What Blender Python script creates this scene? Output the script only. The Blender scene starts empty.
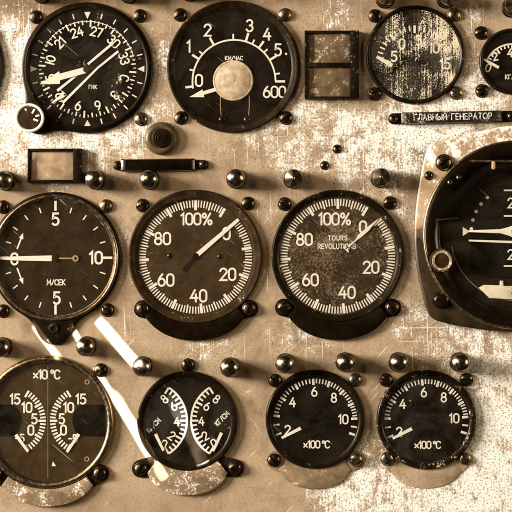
import bpy, bmesh, math, random
from mathutils import Vector, Matrix

random.seed(7)
P = 0.00065                      # metres per photo-pixel unit (a large dial is about 85 mm across)
PI = math.pi
SC = bpy.context.scene
COL = SC.collection


def W(x, y, h=0.0):
    """panel point (x right, y down, h towards the viewer) -> world"""
    return Vector(((x - 256) * P, -h * P, (256 - y) * P))


def L(x, y, h=0.0):
    """local offset -> local vector"""
    return Vector((x * P, -h * P, -y * P))


# ------------------------------------------------------------------ materials
def new_mat(name):
    m = bpy.data.materials.new(name)
    m.use_nodes = True
    nt = m.node_tree
    nt.nodes.clear()
    return m, nt


class NT:
    def __init__(s, nt):
        s.nt = nt

    def n(s, typ, **kw):
        nd = s.nt.nodes.new(typ)
        for k, v in kw.items():
            setattr(nd, k, v)
        return nd

    def link(s, a, b):
        s.nt.links.new(a, b)

    def inp(s, sock, v):
        if hasattr(v, 'is_linked') or isinstance(v, bpy.types.NodeSocket):
            s.link(v, sock)
        else:
            sock.default_value = v

    def math(s, op, a, b=0.0, clamp=False):
        nd = s.n('ShaderNodeMath', operation=op)
        nd.use_clamp = clamp
        s.inp(nd.inputs[0], a)
        s.inp(nd.inputs[1], b)
        return nd.outputs[0]

    def coord(s, out='Object'):
        return s.n('ShaderNodeTexCoord').outputs[out]

    def geo(s):
        return s.n('ShaderNodeNewGeometry').outputs['Position']

    def mapping(s, vec, scale=(1, 1, 1), rot=(0, 0, 0), loc=(0, 0, 0)):
        if any(rot) and scale != (1, 1, 1):
            vec = s.mapping(vec, (1, 1, 1), rot)
            rot = (0, 0, 0)
        nd = s.n('ShaderNodeMapping')
        s.link(vec, nd.inputs['Vector'])
        nd.inputs['Scale'].default_value = scale
        nd.inputs['Rotation'].default_value = rot
        nd.inputs['Location'].default_value = loc
        return nd.outputs[0]

    def noise(s, vec, scale, detail=4, rough=0.6, dist=0.0):
        nd = s.n('ShaderNodeTexNoise')
        s.link(vec, nd.inputs['Vector'])
        nd.inputs['Scale'].default_value = scale
        nd.inputs['Detail'].default_value = detail
        nd.inputs['Roughness'].default_value = rough
        nd.inputs['Distortion'].default_value = dist
        return nd.outputs['Fac']

    def step(s, v, a, b, lo=0.0, hi=1.0):
        nd = s.n('ShaderNodeMapRange')
        s.inp(nd.inputs['Value'], v)
        s.inp(nd.inputs['From Min'], a)
        s.inp(nd.inputs['From Max'], b)
        nd.inputs['To Min'].default_value = lo
        nd.inputs['To Max'].default_value = hi
        return nd.outputs[0]

    def mix(s, f, a, b):
        nd = s.n('ShaderNodeMix', data_type='RGBA')
        s.inp(nd.inputs[0], f)
        for i, v in ((6, a), (7, b)):
            if isinstance(v, (tuple, list)):
                nd.inputs[i].default_value = (v[0], v[1], v[2], 1)
            else:
                s.link(v, nd.inputs[i])
        return nd.outputs[2]

    def bump(s, height, strength, dist=0.0004):
        nd = s.n('ShaderNodeBump')
        nd.inputs['Strength'].default_value = strength
        nd.inputs['Distance'].default_value = dist
        s.link(height, nd.inputs['Height'])
        return nd.outputs[0]

    def bsdf(s, col, rough=0.5, metal=0.0, normal=None, spec=0.5, coat=0.0):
        b = s.n('ShaderNodeBsdfPrincipled')
        if isinstance(col, (tuple, list)):
            b.inputs['Base Color'].default_value = (col[0], col[1], col[2], 1)
        else:
            s.link(col, b.inputs['Base Color'])
        s.inp(b.inputs['Roughness'], rough)
        s.inp(b.inputs['Metallic'], metal)
        b.inputs['Specular IOR Level'].default_value = spec
        b.inputs['Specular Tint'].default_value = (1, .86, .66, 1)
        b.inputs['Coat Weight'].default_value = coat
        b.inputs['Coat Roughness'].default_value = 0.12
        if normal is not None:
            s.link(normal, b.inputs['Normal'])
        return b.outputs[0]

    def out(s, sh):
        o = s.n('ShaderNodeOutputMaterial')
        s.link(sh, o.inputs['Surface'])


TAN = (0.50, 0.335, 0.175)
CREAM = (0.90, 0.84, 0.70)
WHITE = (0.97, 0.945, 0.87)


def mat_panel():
    m, nt = new_mat('worn_tan_paint')
    t = NT(nt)
    pos = t.geo()
    wear = t.n('ShaderNodeAttribute', attribute_name='wear').outputs['Fac']
    stain = t.n('ShaderNodeAttribute', attribute_name='stain').outputs['Fac']
    fine = t.noise(pos, 620, 6, 0.72)
    mid = t.noise(pos, 95, 7, 0.7, 0.4)
    broad = t.noise(pos, 22, 4, 0.6)
    # mottled paint
    c = t.mix(t.step(mid, .3, .7), (0.35, 0.24, 0.14), (0.50, 0.357, 0.226))
    c = t.mix(t.step(broad, .35, .7, 0, .5), c, (0.57, 0.42, 0.275))
    # old brown staining and fading in broad patches
    br2 = t.noise(t.mapping(pos, (1, 1, .7), (0, 0, 0), (3.1, 0, 1.7)), 30, 6, .68, .6)
    c = t.mix(t.step(br2, .48, .66, 0, .62), c, (0.175, 0.098, 0.043))
    fade = t.math('MULTIPLY', t.step(wear, .1, .9), t.step(mid, .36, .56), clamp=True)
    c = t.mix(t.math('MULTIPLY', fade, .42), c, (0.70, 0.55, 0.39))
    c = t.mix(t.math('MULTIPLY', t.step(fine, .50, .66), .5), c, (0.19, 0.108, 0.046))
    # staining, with a painted top-edge vignette and shadow strips
    sm = t.math('MULTIPLY', stain, t.step(mid, .2, .62), clamp=True)
    c = t.mix(sm, c, (0.10, 0.052, 0.018))
    # flaked paint: threshold falls where wear is high
    grit = t.noise(pos, 1900, 3, .7)
    f2 = t.math('ADD', t.math('MULTIPLY', fine, .36), t.math('ADD', t.math('MULTIPLY', mid, .44), t.math('MULTIPLY', grit, .20)))
    vn = t.noise(t.mapping(pos, (900, 1, 60)), 1.0, 3, .6)
    f2 = t.math('ADD', t.math('MULTIPLY', f2, .84), t.math('MULTIPLY', vn, .16))
    thr = t.math('SUBTRACT', .625, t.math('MULTIPLY', wear, .17))
    fl = t.step(t.math('SUBTRACT', f2, thr), -.014, .030)
    # hairline scratches
    def scr(rot, sx, sz, lo, region_scale, rlo):
        v = t.mapping(pos, (sx, 1, sz), (0, rot, 0))
        a = t.noise(v, 1.0, 2, .5, .15)
        b = t.noise(pos, region_scale, 3, .5)
        return t.math('MULTIPLY', t.step(a, lo, lo + .025), t.step(b, rlo, rlo + .06))
    s1 = scr(math.radians(-42), 900, 24, .68, 45, .51)
    s2 = scr(math.radians(35), 1100, 26, .69, 38, .52)
    s3 = t.math('MULTIPLY', scr(math.radians(2), 800, 9, .66, 30, .45), t.step(wear, .12, .5))
    s4 = t.math('MULTIPLY', scr(math.radians(91), 900, 14, .68, 34, .48), t.step(wear, .3, .7))
    s = t.math('MAXIMUM', t.math('MAXIMUM', t.math('MULTIPLY', s1, .75), t.math('MULTIPLY', s2, .5)),
               t.math('MAXIMUM', s3, s4))
    fl = t.math('MAXIMUM', fl, s, clamp=True)
    c = t.mix(fl, c, (0.95, 0.895, 0.79))
    # dark pits between the flakes
    pit = t.math('MULTIPLY', t.step(t.noise(pos, 800, 5, .72), .53, .60), t.step(wear, .05, .5))
    c = t.mix(t.math('MULTIPLY', pit, .85), c, (0.13, 0.068, 0.026))
    hgt = t.math('ADD', t.math('MULTIPLY', fine, .35), t.math('MULTIPLY', fl, -.3))
    t.out(t.bsdf(c, t.step(fl, 0, 1, .42, .6), 0.0, t.bump(hgt, .25, .0002), .35))
    return m


def mat_paint(name, col, worn=(0.5, 0.36, 0.2), amount=.0, rough=.38, mott=.5, coat=0.0, metal=0.0, spec=.4, scale=1.0, wearcol_thr=.66):
    """dark or light enamel with mottling and chips"""
    m, nt = new_mat(name)
    t = NT(nt)
    pos = t.geo()
    fine = t.noise(pos, 700 * scale, 5, .7)
    mid = t.noise(pos, 140 * scale, 5, .62)
    dark = tuple(v * (1 - .55 * mott) for v in col)
    lite = tuple(min(1, v * (1 + .8 * mott)) for v in col)
    c = t.mix(t.step(mid, .32, .68), dark, lite)
    f = t.math('ADD', t.math('MULTIPLY', fine, .55), t.math('MULTIPLY', mid, .45))
    th = wearcol_thr - amount * .2
    chip = t.step(f, th, th + .03)
    c = t.mix(t.math('MULTIPLY', chip, .9 if amount > 0 else 0.0), c, worn)
    r = t.step(mid, .3, .7, max(.05, rough - .1), min(1, rough + .12))
    t.out(t.bsdf(c, r, metal, t.bump(f, .12, .0002), spec, coat))
    return m


def mat_metal(name, col, rough=.18, mott=.25, spots=0.0, bmp=.06):
    m, nt = new_mat(name)
    t = NT(nt)
    pos = t.geo()
    a = t.noise(pos, 450, 5, .65)
    b = t.noise(pos, 1300, 3, .6)
    c = t.mix(t.step(a, .35, .65), tuple(v * (1 - mott) for v in col), col)
    if spots:
        c = t.mix(t.math('MULTIPLY', t.step(b, .58, .66), spots), c, (.03, .016, .006))
    r = t.step(a, .3, .7, rough * .7, rough * 1.5)
    t.out(t.bsdf(c, r, 1.0, t.bump(t.math('ADD', t.math('MULTIPLY', a, 2.0), b), bmp, .0001)))
    return m


def mat_dial(name, col, dust=0.0, dustcol=(.40, .29, .16), scale=1.0):
    m, nt = new_mat(name)
    t = NT(nt)
    pos = t.geo()
    mid = t.noise(pos, 90 * scale, 5, .65)
    fine = t.noise(pos, 900 * scale, 4, .7)
    big = t.noise(pos, 35, 3, .5)
    c = t.mix(t.step(mid, .3, .7), tuple(v * .6 for v in col), tuple(v * 1.45 for v in col))
    f = t.math('ADD', t.math('MULTIPLY', fine, .6), t.math('MULTIPLY', big, .4))
    th = .66 - .2 * dust
    c = t.mix(t.math('MULTIPLY', t.step(f, th, th + .12), min(1, .2 + dust)), c, dustcol)
    t.out(t.bsdf(c, .6, 0, None, .06))
    return m


def mat_print(name='dial_paint', col=WHITE, worn=.55):
    m, nt = new_mat(name)
    t = NT(nt)
    pos = t.geo()
    a = t.noise(pos, 1500, 3, .65)
    c = t.mix(t.step(a, .58 if worn < .8 else .46, .72 if worn < .8 else .56, 0, worn), col, (.55, .42, .26) if worn < .8 else (.10, .06, .03))
    t.out(t.bsdf(c, .6, 0, None, .2))
    return m


def mat_glass(name, dust=0.0, vertical=0.0, film=0.03, seed=0.0):
    """clear instrument glass, with a film of dust and scratches on its face"""
    m, nt = new_mat(name)
    t = NT(nt)
    pos = t.mapping(t.geo(), (1, 1, 1), (0, 0, 0), (seed, 0, seed * .7))
    lw = t.n('ShaderNodeLayerWeight')
    lw.inputs['Blend'].default_value = .5
    fr = t.math('ADD', .025, t.math('MULTIPLY', t.math('POWER', lw.outputs['Facing'], 5.0), .6))
    gl = t.n('ShaderNodeBsdfGlossy')
    gl.inputs['Color'].default_value = (1, .86, .66, 1)
    gl.inputs['Roughness'].default_value = .06
    tr = t.n('ShaderNodeBsdfTransparent')
    tr.inputs['Color'].default_value = (.97, .95, .92, 1)
    mx = t.n('ShaderNodeMixShader')
    t.link(fr, mx.inputs[0])
    t.link(tr.outputs[0], mx.inputs[1])
    t.link(gl.outputs[0], mx.inputs[2])
    fine = t.noise(pos, 1150 if dust > .4 else 620, 6, .75)
    mid = t.noise(pos, 75, 5, .62)
    vl = t.noise(t.mapping(pos, (1000, 1, 28)), 1.0, 3, .6)
    f = t.math('ADD', t.math('MULTIPLY', fine, .5), t.math('MULTIPLY', mid, .5 - vertical * .3))
    f = t.math('ADD', f, t.math('MULTIPLY', vl, vertical * .3))
    if dust > .4:      # thicker dirt on one side of this glass
        sx = t.n('ShaderNodeSeparateXYZ')
        t.link(t.geo(), sx.inputs[0])
        f = t.math('ADD', f, t.step(t.math('ADD', sx.outputs['X'], t.math('MULTIPLY', sx.outputs['Z'], .35)), (425 - 256) * P + .35 * 200 * P, (452 - 256) * P + .35 * 200 * P, 0, .03))
        f = t.math('ADD', f, t.math('MULTIPLY', t.math('SUBTRACT', t.noise(pos, 38, 3, .6, .5), .5), .30))
    th = .70 - .30 * dust
    sp = t.step(f, th, th + .03, 0, .78 if dust > .4 else .4)
    # fine circular wiping scratches
    sc = t.noise(t.mapping(pos, (900, 1, 30), (0, math.radians(50), 0)), 1.0, 2, .5, .3)
    sc = t.math('MULTIPLY', t.step(sc, .71, .75), .22)
    msk = t.math('MAXIMUM', t.math('MAXIMUM', sp, sc), t.math('MULTIPLY', t.step(fine, .3, .75, film * .6, film * 1.8), t.step(t.noise(pos, 24, 4, .6, 2.5), .38, .66, .08, .95)), clamp=True)
    df = t.n('ShaderNodeBsdfDiffuse')
    df.inputs['Color'].default_value = (.92, .78, .57, 1)
    m2 = t.n('ShaderNodeMixShader')
    t.link(msk, m2.inputs[0])
    t.link(mx.outputs[0], m2.inputs[1])
    t.link(df.outputs[0], m2.inputs[2])
    t.out(m2.outputs[0])
    return m


def mat_turned():
    m, nt = new_mat('turned_stud_metal')
    t = NT(nt)
    tg = t.n('ShaderNodeTangent', direction_type='RADIAL', axis='Y')
    b = t.n('ShaderNodeBsdfPrincipled')
    b.inputs['Base Color'].default_value = (.50, .41, .30, 1)
    b.inputs['Metallic'].default_value = 1
    b.inputs['Roughness'].default_value = .16
    b.inputs['Anisotropic'].default_value = .9
    t.link(tg.outputs[0], b.inputs['Tangent'])
    t.out(b.outputs[0])
    return m


M = {}
M['panel'] = mat_panel()
M['black'] = mat_paint('black_enamel', (.009, .005, .0022), (.42, .30, .18), .27, .34, .5, .03, 0, .15)
M['black_chipped'] = mat_paint('chipped_black_enamel', (.009, .005, .0022), (.55, .42, .26), .45, .34, .5, .05, 0, .2)
M['black_clean'] = mat_paint('black_gloss', (.007, .0038, .0016), (.3, .2, .1), .05, .24, .4, .1, 0, .25)
M['brown'] = mat_paint('brown_enamel', (.030, .0165, .0065), (.40, .28, .17), .3, .58, .7, 0, 0, .08)
M['brown_dark'] = mat_paint('dark_brown_enamel', (.014, .0075, .003), (.42, .30, .18), .26, .4, .6, 0, 0, .18)
M['rubber'] = mat_paint('old_rubber', (.085, .052, .024), (.4, .28, .15), .1, .42, .35)
M['ring_metal'] = mat_metal('dull_ring_metal', (.42, .31, .19), .30, .3, .25)
M['chrome'] = mat_metal('polished_stud_metal', (.58, .47, .34), .19, .6, .5, .55)
M['turned'] = mat_turned()
M['stud_side'] = mat_metal('tarnished_stud_side', (.035, .02, .009), .3, .5, .3)
M['screw'] = mat_metal('dark_screw_steel', (.20, .14, .085), .26, .5, .5, .3)
M['screw_pale'] = mat_metal('pale_screw_steel', (.44, .34, .22), .28, .4, .4, .3)
M['tan'] = mat_paint('tan_bracket_paint', (.44, .29, .145), (.95, .9, .78), .25, .42, .3)
M['tan_dirty'] = mat_paint('dirty_tan_paint', (.22, .145, .08), (.8, .70, .55), .36, .48, .5)
M['pale'] = mat_paint('white_flecked_paint', (.25, .165, .09), (.90, .82, .70), .42, .5, .35, wearcol_thr=.62)  # white flecks stand in for sunlight falling on two brackets
M['flange'] = mat_paint('worn_flange_paint', (.48, .33, .18), (.96, .92, .82), .55, .42, .3)
M['print'] = mat_print()
M['dial_mask'] = mat_dial('black_dial_mask', (.0022, .0012, .0005), .0)
M['print_dim'] = mat_print('faded_dial_paint', (.42, .31, .18))
M['print_worn'] = mat_print('worn_strip_lettering', WHITE, .9)
M['strip_worn'] = mat_paint('worn_black_strip', (.020, .011, .005), (.80, .70, .54), .5, .45, .5)
M['pointer'] = mat_print('pointer_paint', (.95, .92, .84))
M['disc'] = mat_paint('cream_cover_paint', (.64, .52, .38), (.94, .88, .74), .42, .5, .5, 0, 0, .3, 1.6)
M['dial_black'] = mat_dial('black_dial', (.0065, .0035, .0015), .34, (.10, .066, .036), 1.3)
M['dial_blackest'] = mat_dial('deep_black_dial', (.0022, .0012, .0005), .0)
M['dial_brown'] = mat_dial('brown_dial', (.029, .016, .0062), .28, (.2, .135, .075))
M['dial_attitude'] = mat_dial('dark_brown_dial', (.016, .009, .0036), .25, (.15, .1, .055))
M['dial_mottled'] = mat_dial('mottled_dial', (.034, .020, .0085), .78, (.30, .215, .135))
M['dial_warm'] = mat_dial('warm_dial', (.052, .031, .0135), .34)
M['glass'] = mat_glass('clear_instrument_glass', .11, 0, .007)
M['glass_dusty'] = mat_glass('dusty_instrument_glass', .30, .0, .012, .31)
M['glass_film'] = mat_glass('lightly_dusty_glass', .2, .0, .012, .47)
M['glass_grimy'] = mat_glass('scratched_grimy_glass', .53, .8, .03, .13)
M['lens'] = mat_paint('amber_lens', (.15, .094, .05), (.7, .58, .42), .45, .2, .6, .6)
M['lens_pale'] = mat_paint('pale_lens', (.40, .272, .16), (.85, .74, .58), .35, .2, .5, .6)
M['cream_bright'] = mat_paint('cream_enamel', (.86, .79, .64), (.5, .36, .2), .1, .4, .15)


# ------------------------------------------------------------------ mesh helpers
def obj(name, bm, mat, parent=None, loc=None, smooth=True, recalc=True):
    if recalc:
        bmesh.ops.recalc_face_normals(bm, faces=bm.faces)
    me = bpy.data.meshes.new(name)
    bm.to_mesh(me)
    bm.free()
    mats = mat if isinstance(mat, (list, tuple)) else [mat]
    for k in mats:
        me.materials.append(k)
    if smooth:
        me.shade_smooth()
        try:
            me.set_sharp_from_angle(angle=math.radians(38))
        except Exception:
            pass
    o = bpy.data.objects.new(name, me)
    COL.objects.link(o)
    if parent is not None:
        o.parent = parent
    if loc is not None:
        o.location = loc
    return o


def thing(name, label, cat, x, y, group=None, h=0.0):
    o = bpy.data.objects.new(name, None)
    o.empty_display_size = .01
    COL.objects.link(o)
    o.location = W(x, y, h)
    o['label'] = label
    o['category'] = cat
    if group:
        o['group'] = group
    return o


def tag(o, label, cat, group=None):
    o['label'] = label
    o['category'] = cat
    if group:
        o['group'] = group
    return o


def lathe(bm, prof, cx=0, cy=0, n=96, mi=0, cap_end=False, a0=0, a1=2 * PI):
    """revolve (r, h) profile about the viewing axis"""
    full = abs(a1 - a0 - 2 * PI) < 1e-6
    cnt = n if full else n + 1
    rings = []
    for r, h in prof:
        if r < 1e-6:
            rings.append([bm.verts.new(L(cx, cy, h))])
        else:
            rings.append([bm.verts.new(L(cx + r * math.cos(a0 + (a1 - a0) * i / n), cy + r * math.sin(a0 + (a1 - a0) * i / n), h)) for i in range(cnt)])
    for A, B in zip(rings, rings[1:]):
        m = n
        for i in range(m):
            j = (i + 1) % cnt
            if len(A) == 1 and len(B) == 1:
                continue
            if len(A) == 1:
                f = bm.faces.new((A[0], B[i], B[j]))
            elif len(B) == 1:
                f = bm.faces.new((A[i], A[j], B[0]))
            else:
                f = bm.faces.new((A[i], A[j], B[j], B[i]))
            f.material_index = mi
    return rings


def loft(bm, loops, cap_top=True, cap_bottom=False, mi=0):
    """loops: list of lists of (x, y, h)"""
    R = [[bm.verts.new(L(*p)) for p in lp] for lp in loops]
    n = len(R[0])
    for A, B in zip(R, R[1:]):
        for i in range(n):
            j = (i + 1) % n
            f = bm.faces.new((A[i], A[j], B[j], B[i]))
            f.material_index = mi
    if cap_top:
        bm.faces.new(R[-1]).material_index = mi
    if cap_bottom:
        bm.faces.new(R[0]).material_index = mi
    return R


def inset(poly, d):
    """inset a polygon given as (x, y) in order, by d (approximate, mitred)"""
    n = len(poly)
    area = sum(poly[i][0] * poly[(i + 1) % n][1] - poly[(i + 1) % n][0] * poly[i][1] for i in range(n))
    sg = 1 if area > 0 else -1
    out = []
    for i in range(n):
        a = Vector(poly[i - 1]); b = Vector(poly[i]); c = Vector(poly[(i + 1) % n])
        e1 = (b - a); e2 = (c - b)
        if e1.length < 1e-9 or e2.length < 1e-9:
            out.append(tuple(b)); continue
        n1 = Vector((-e1.y, e1.x)).normalized(); n2 = Vector((-e2.y, e2.x)).normalized()
        m = (n1 + n2)
        if m.length < 1e-6:
            m = n1
        m.normalize()
        k = max(.35, m.dot(n1))
        out.append(tuple(b + m * (sg * d / k)))
    return out


def plate(bm, poly, h0, h1, bev=.6, mi=0):
    """solid plate with a bevelled upper edge"""
    p1 = inset(poly, bev * .3); p2 = inset(poly, bev)
    loft(bm, [[(x, y, h0) for x, y in poly], [(x, y, h1 - bev) for x, y in poly],
              [(x, y, h1 - bev * .3) for x, y in p1], [(x, y, h1) for x, y in p2]], True, True, mi)


def rrect(cx, cy, w, hh, r, n=6):
    pts = []
    for sx, sy, a in ((1, 1, 0), (-1, 1, 90), (-1, -1, 180), (1, -1, 270)):
        for k in range(n + 1):
            t = math.radians(a + 90 * k / n)
            pts.append((cx + sx * (w / 2 - r) + r * math.cos(t), cy + sy * (hh / 2 - r) + r * math.sin(t)))
    return pts


def smooth_union_outline(circles, k, n=160):
    """outline round circles [(x, y, r)] blended together, seen from the first one's centre"""
    def sdf(x, y):
        d = None
        for cx, cy, r in circles:
            e = math.hypot(x - cx, y - cy) - r
            if d is None:
                d = e
            else:
                hh = max(k - abs(d - e), 0) / k
                d = min(d, e) - hh * hh * k * .25
        return d
    out = []
    cx, cy, r0 = circles[0]
    for i in range(n):
        a = 2 * PI * i / n
        lo, hi = 0, r0 * 2.2
        r = hi
        while r > 0 and sdf(cx + r * math.cos(a), cy + r * math.sin(a)) > 0:
            r -= .8
        lo, hi = r, r + .8
        for _ in range(12):
            mdl = (lo + hi) / 2
            if sdf(cx + mdl * math.cos(a), cy + mdl * math.sin(a)) > 0:
                hi = mdl
            else:
                lo = mdl
        out.append((cx + lo * math.cos(a), cy + lo * math.sin(a)))
    return out


def catmull(pts, per=6, closed=True):
    n = len(pts); out = []
    rng = range(n) if closed else range(n - 1)
    for i in rng:
        g = lambda k: pts[k % n] if closed else pts[max(0, min(n - 1, k))]
        p0, p1, p2, p3 = g(i - 1), g(i), g(i + 1), g(i + 2)
        for q in range(per):
            t = q / per
            out.append(tuple(.5 * (2 * p1[d] + (p2[d] - p0[d]) * t + (2 * p0[d] - 5 * p1[d] + 4 * p2[d] - p3[d]) * t * t
                                   + (3 * p1[d] - p0[d] - 3 * p2[d] + p3[d]) * t ** 3) for d in (0, 1)))
    if not closed:
        out.append(pts[-1])
    return out


_zk = [0]


def ribbon(bm, pts, w, h, closed=False, caps=True):
    """flat mitred stroke of printed paint"""
    _zk[0] = (_zk[0] + 1) % 23
    h = h + _zk[0] * .004
    pts = [Vector(p) for p in pts]
    cl = [pts[0]]
    for p in pts[1:]:
        if (p - cl[-1]).length > 1e-4:
            cl.append(p)
    pts = cl
    if closed and (pts[0] - pts[-1]).length < 1e-4:
        pts.pop()
    n = len(pts)
    A = []; B = []
    for i in range(n):
        if closed:
            e1 = pts[i] - pts[i - 1]; e2 = pts[(i + 1) % n] - pts[i]
        else:
            e1 = pts[i] - pts[max(0, i - 1)]; e2 = pts[min(n - 1, i + 1)] - pts[i]
            if i == 0: e1 = e2
            if i == n - 1: e2 = e1
        n1 = Vector((-e1.y, e1.x)).normalized(); n2 = Vector((-e2.y, e2.x)).normalized()
        m = n1 + n2
        if m.length < 1e-5: m = n1
        m.normalize()
        k = max(.45, m.dot(n1))
        A.append(bm.verts.new(L(*(pts[i] + m * (w / 2 / k)), h)))
        B.append(bm.verts.new(L(*(pts[i] - m * (w / 2 / k)), h)))
    for i in range(n if closed else n - 1):
        j = (i + 1) % n
        bm.faces.new((A[i], A[j], B[j], B[i]))
    if caps and not closed:
        for i, d, s in ((0, pts[0] - pts[1], -1), (n - 1, pts[-1] - pts[-2], 1)):
            d = d.normalized(); nn = Vector((-d.y, d.x))
            first = A[i] if s == 1 else B[i]
            last = B[i] if s == 1 else A[i]
            arc = [bm.verts.new(L(*(pts[i] + nn * (w / 2 * math.cos(a)) + d * (w / 2 * math.sin(a))), h)) for a in (PI * .25, PI * .5, PI * .75)]
            bm.faces.new([first] + arc + [last])


def poly_face(bm, pts, h):
    bm.faces.new([bm.verts.new(L(x, y, h)) for x, y in pts])


# ---- stroke lettering: unit height, y down
def arc(cx, cy, rx, ry, a0, a1, n=10):
    return [(cx + rx * math.cos(math.radians(a0 + (a1 - a0) * i / n)), cy + ry * math.sin(math.radians(a0 + (a1 - a0) * i / n))) for i in range(n + 1)]


def stad(w, y0=0, y1=1, x0=0):
    r = w / 2
    return arc(x0 + r, y0 + r, r, r, 180, 360, 10) + arc(x0 + r, y1 - r, r, r, 0, 180, 10)


G = {}
G['0'] = (.56, [('c', stad(.56))])
G['1'] = (.26, [('o', [(.0, .2), (.2, 0.0), (.2, 1)])])
G['2'] = (.56, [('o', arc(.28, .28, .28, .28, 190, 375, 12) + [(.02, 1), (.58, 1)])])
G['3'] = (.54, [('o', arc(.26, .25, .25, .25, 205, 445, 12)), ('o', arc(.26, .73, .28, .27, -85, 160, 12))])
G['4'] = (.60, [('o', [(.36, 0), (.0, .68), (.60, .68)]), ('o', [(.44, .36), (.44, 1)])])
G['5'] = (.54, [('o', [(.50, 0), (.08, 0), (.05, .43)] + arc(.25, .68, .29, .32, 232, 500, 14))])
G['6'] = (.56, [('c', arc(.28, .69, .28, .31, 0, 350, 20)), ('o', [(.01, .64), (.06, .42), (.18, .2), (.36, 0)])])
G['7'] = (.54, [('o', [(0, 0), (.54, 0), (.18, 1)])])
G['8'] = (.56, [('c', arc(.28, .25, .23, .25, 0, 350, 18)), ('c', arc(.28, .73, .28, .27, 0, 350, 18))])
G['9'] = (.56, [('c', arc(.28, .31, .28, .31, 0, 350, 20)), ('o', [(.55, .36), (.50, .58), (.38, .8), (.20, 1)])])
G['%'] = (.84, [('o', [(.70, 0), (.14, 1)]), ('c', arc(.17, .2, .15, .19, 0, 340, 14)), ('c', arc(.67, .8, .15, .19, 0, 340, 14))])
G['/'] = (.4, [('o', [(.4, 0), (0, 1)])])
G['-'] = (.36, [('o', [(0, .5), (.36, .5)])])
G['.'] = (.1, [('o', [(.05, .93), (.05, 1)])])
G['x'] = (.46, [('o', [(0, .38), (.46, .88)]), ('o', [(.46, .38), (0, .88)])])
G['o'] = (.3, [('c', arc(.15, .17, .15, .16, 0, 340, 14))])
G['C'] = (.56, [('o', arc(.3, .3, .3, .3, -25, -180, 8) + arc(.3, .7, .3, .3, 180, 25, 8))])
G['M'] = (.7, [('o', [(0, 1), (.04, 0), (.35, .7), (.66, 0), (.7, 1)])])
G['E'] = (.48, [('o', [(.48, 0), (0, 0), (0, 1), (.48, 1)]), ('o', [(0, .5), (.4, .5)])])
G['K'] = (.54, [('o', [(0, 0), (0, 1)]), ('o', [(.5, 0), (.06, .5), (.54, 1)])])
G['T'] = (.56, [('o', [(0, 0), (.56, 0)]), ('o', [(.28, 0), (.28, 1)])])
G['O'] = (.7, [('c', arc(.35, .5, .35, .5, 0, 350, 22))])
G['U'] = (.56, [('o', [(0, 0)] + arc(.28, .72, .28, .28, 180, 0, 10) + [(.56, 0)])])
G['R'] = (.54, [('o', [(0, 1), (0, 0)] + arc(.26, .27, .27, .27, -90, 90, 10) + [(0, .54)]), ('o', [(.24, .54), (.54, 1)])])
G['S'] = (.52, [('o', arc(.26, .26, .25, .26, -25, -270, 12) + arc(.26, .75, .27, .25, -90, 160, 12))])
G['V'] = (.6, [('o', [(0, 0), (.3, 1), (.6, 0)])])
G['L'] = (.46, [('o', [(0, 0), (0, 1), (.46, 1)])])
G['I'] = (.06, [('o', [(.03, 0), (.03, 1)])])
G['N'] = (.56, [('o', [(0, 1), (0, 0), (.56, 1), (.56, 0)])])
G['Г'] = (.48, [('o', [(0, 1), (0, 0), (.48, 0)])])
G['Л'] = (.58, [('o', [(0, 1), (.16, .75), (.2, 0), (.58, 0), (.58, 1)])])
G['А'] = (.62, [('o', [(0, 1), (.31, 0), (.62, 1)]), ('o', [(.12, .66), (.5, .66)])])
G['В'] = (.54, [('o', [(0, 0), (0, 1)]), ('o', [(0, 0)] + arc(.24, .25, .24, .25, -90, 90, 8) + [(0, .5)]), ('o', [(.2, .5)] + arc(.26, .75, .28, .25, -90, 90, 8) + [(0, 1)])])
G['Н'] = (.56, [('o', [(0, 0), (0, 1)]), ('o', [(.56, 0), (.56, 1)]), ('o', [(0, .5), (.56, .5)])])
G['Ы'] = (.74, [('o', [(0, 0), (0, 1)] + arc(.24, .74, .24, .26, 90, -90, 8) + [(0, .48)]), ('o', [(.74, 0), (.74, 1)])])
G['И'] = (.56, [('o', [(0, 0), (0, 1), (.56, 0), (.56, 1)])])
G['Й'] = (.56, [('o', [(0, .1), (0, 1), (.56, .1), (.56, 1)]), ('o', [(.14, -.14), (.28, -.06), (.42, -.14)])])
G['Р'] = (.5, [('o', [(0, 1), (0, 0)] + arc(.24, .27, .26, .27, -90, 90, 8) + [(0, .54)])])
G['Ч'] = (.52, [('o', [(0, 0), (0, .3), (.12, .52), (.52, .5)]), ('o', [(.52, 0), (.52, 1)])])
G['Ю'] = (.84, [('o', [(0, 0), (0, 1)]), ('o', [(0, .5), (.26, .5)]), ('c', arc(.55, .5, .29, .5, 0, 350, 20))])
G[' '] = (.35, [])
for a, b in (('Е', 'E'), ('О', 'O'), ('Т', 'T'), ('К', 'K'), ('М', 'M'), ('С', 'C')):
    G[a] = G[b]


def text(bm, s, x, y, size, h, stroke=.15, gap=.22, rot=0.0, sx=1.0):
    """stroke lettering centred on local (x, y)"""
    tot = sum(G[c][0] for c in s) * sx + gap * (len(s) - 1)
    cx = -tot / 2
    ca, sa = math.cos(math.radians(rot)), math.sin(math.radians(rot))
    for c in s:
        w, strokes = G[c]
        for kind, pts in strokes:
            q = []
            for px, py in pts:
                u = (cx + px * sx) * size; v = (py - .5) * size
                q.append((x + u * ca - v * sa, y + u * sa + v * ca))
            ribbon(bm, q, stroke * size, h, kind == 'c')
        cx += w * sx + gap


def ray(cx, cy, ang, r):
    a = math.radians(ang)
    return (cx + r * math.sin(a), cy - r * math.cos(a))


def tick(bm, cx, cy, ang, r0, r1, w, h):
    ribbon(bm, [ray(cx, cy, ang, r0), ray(cx, cy, ang, r1)], w, h, False, False)


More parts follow.
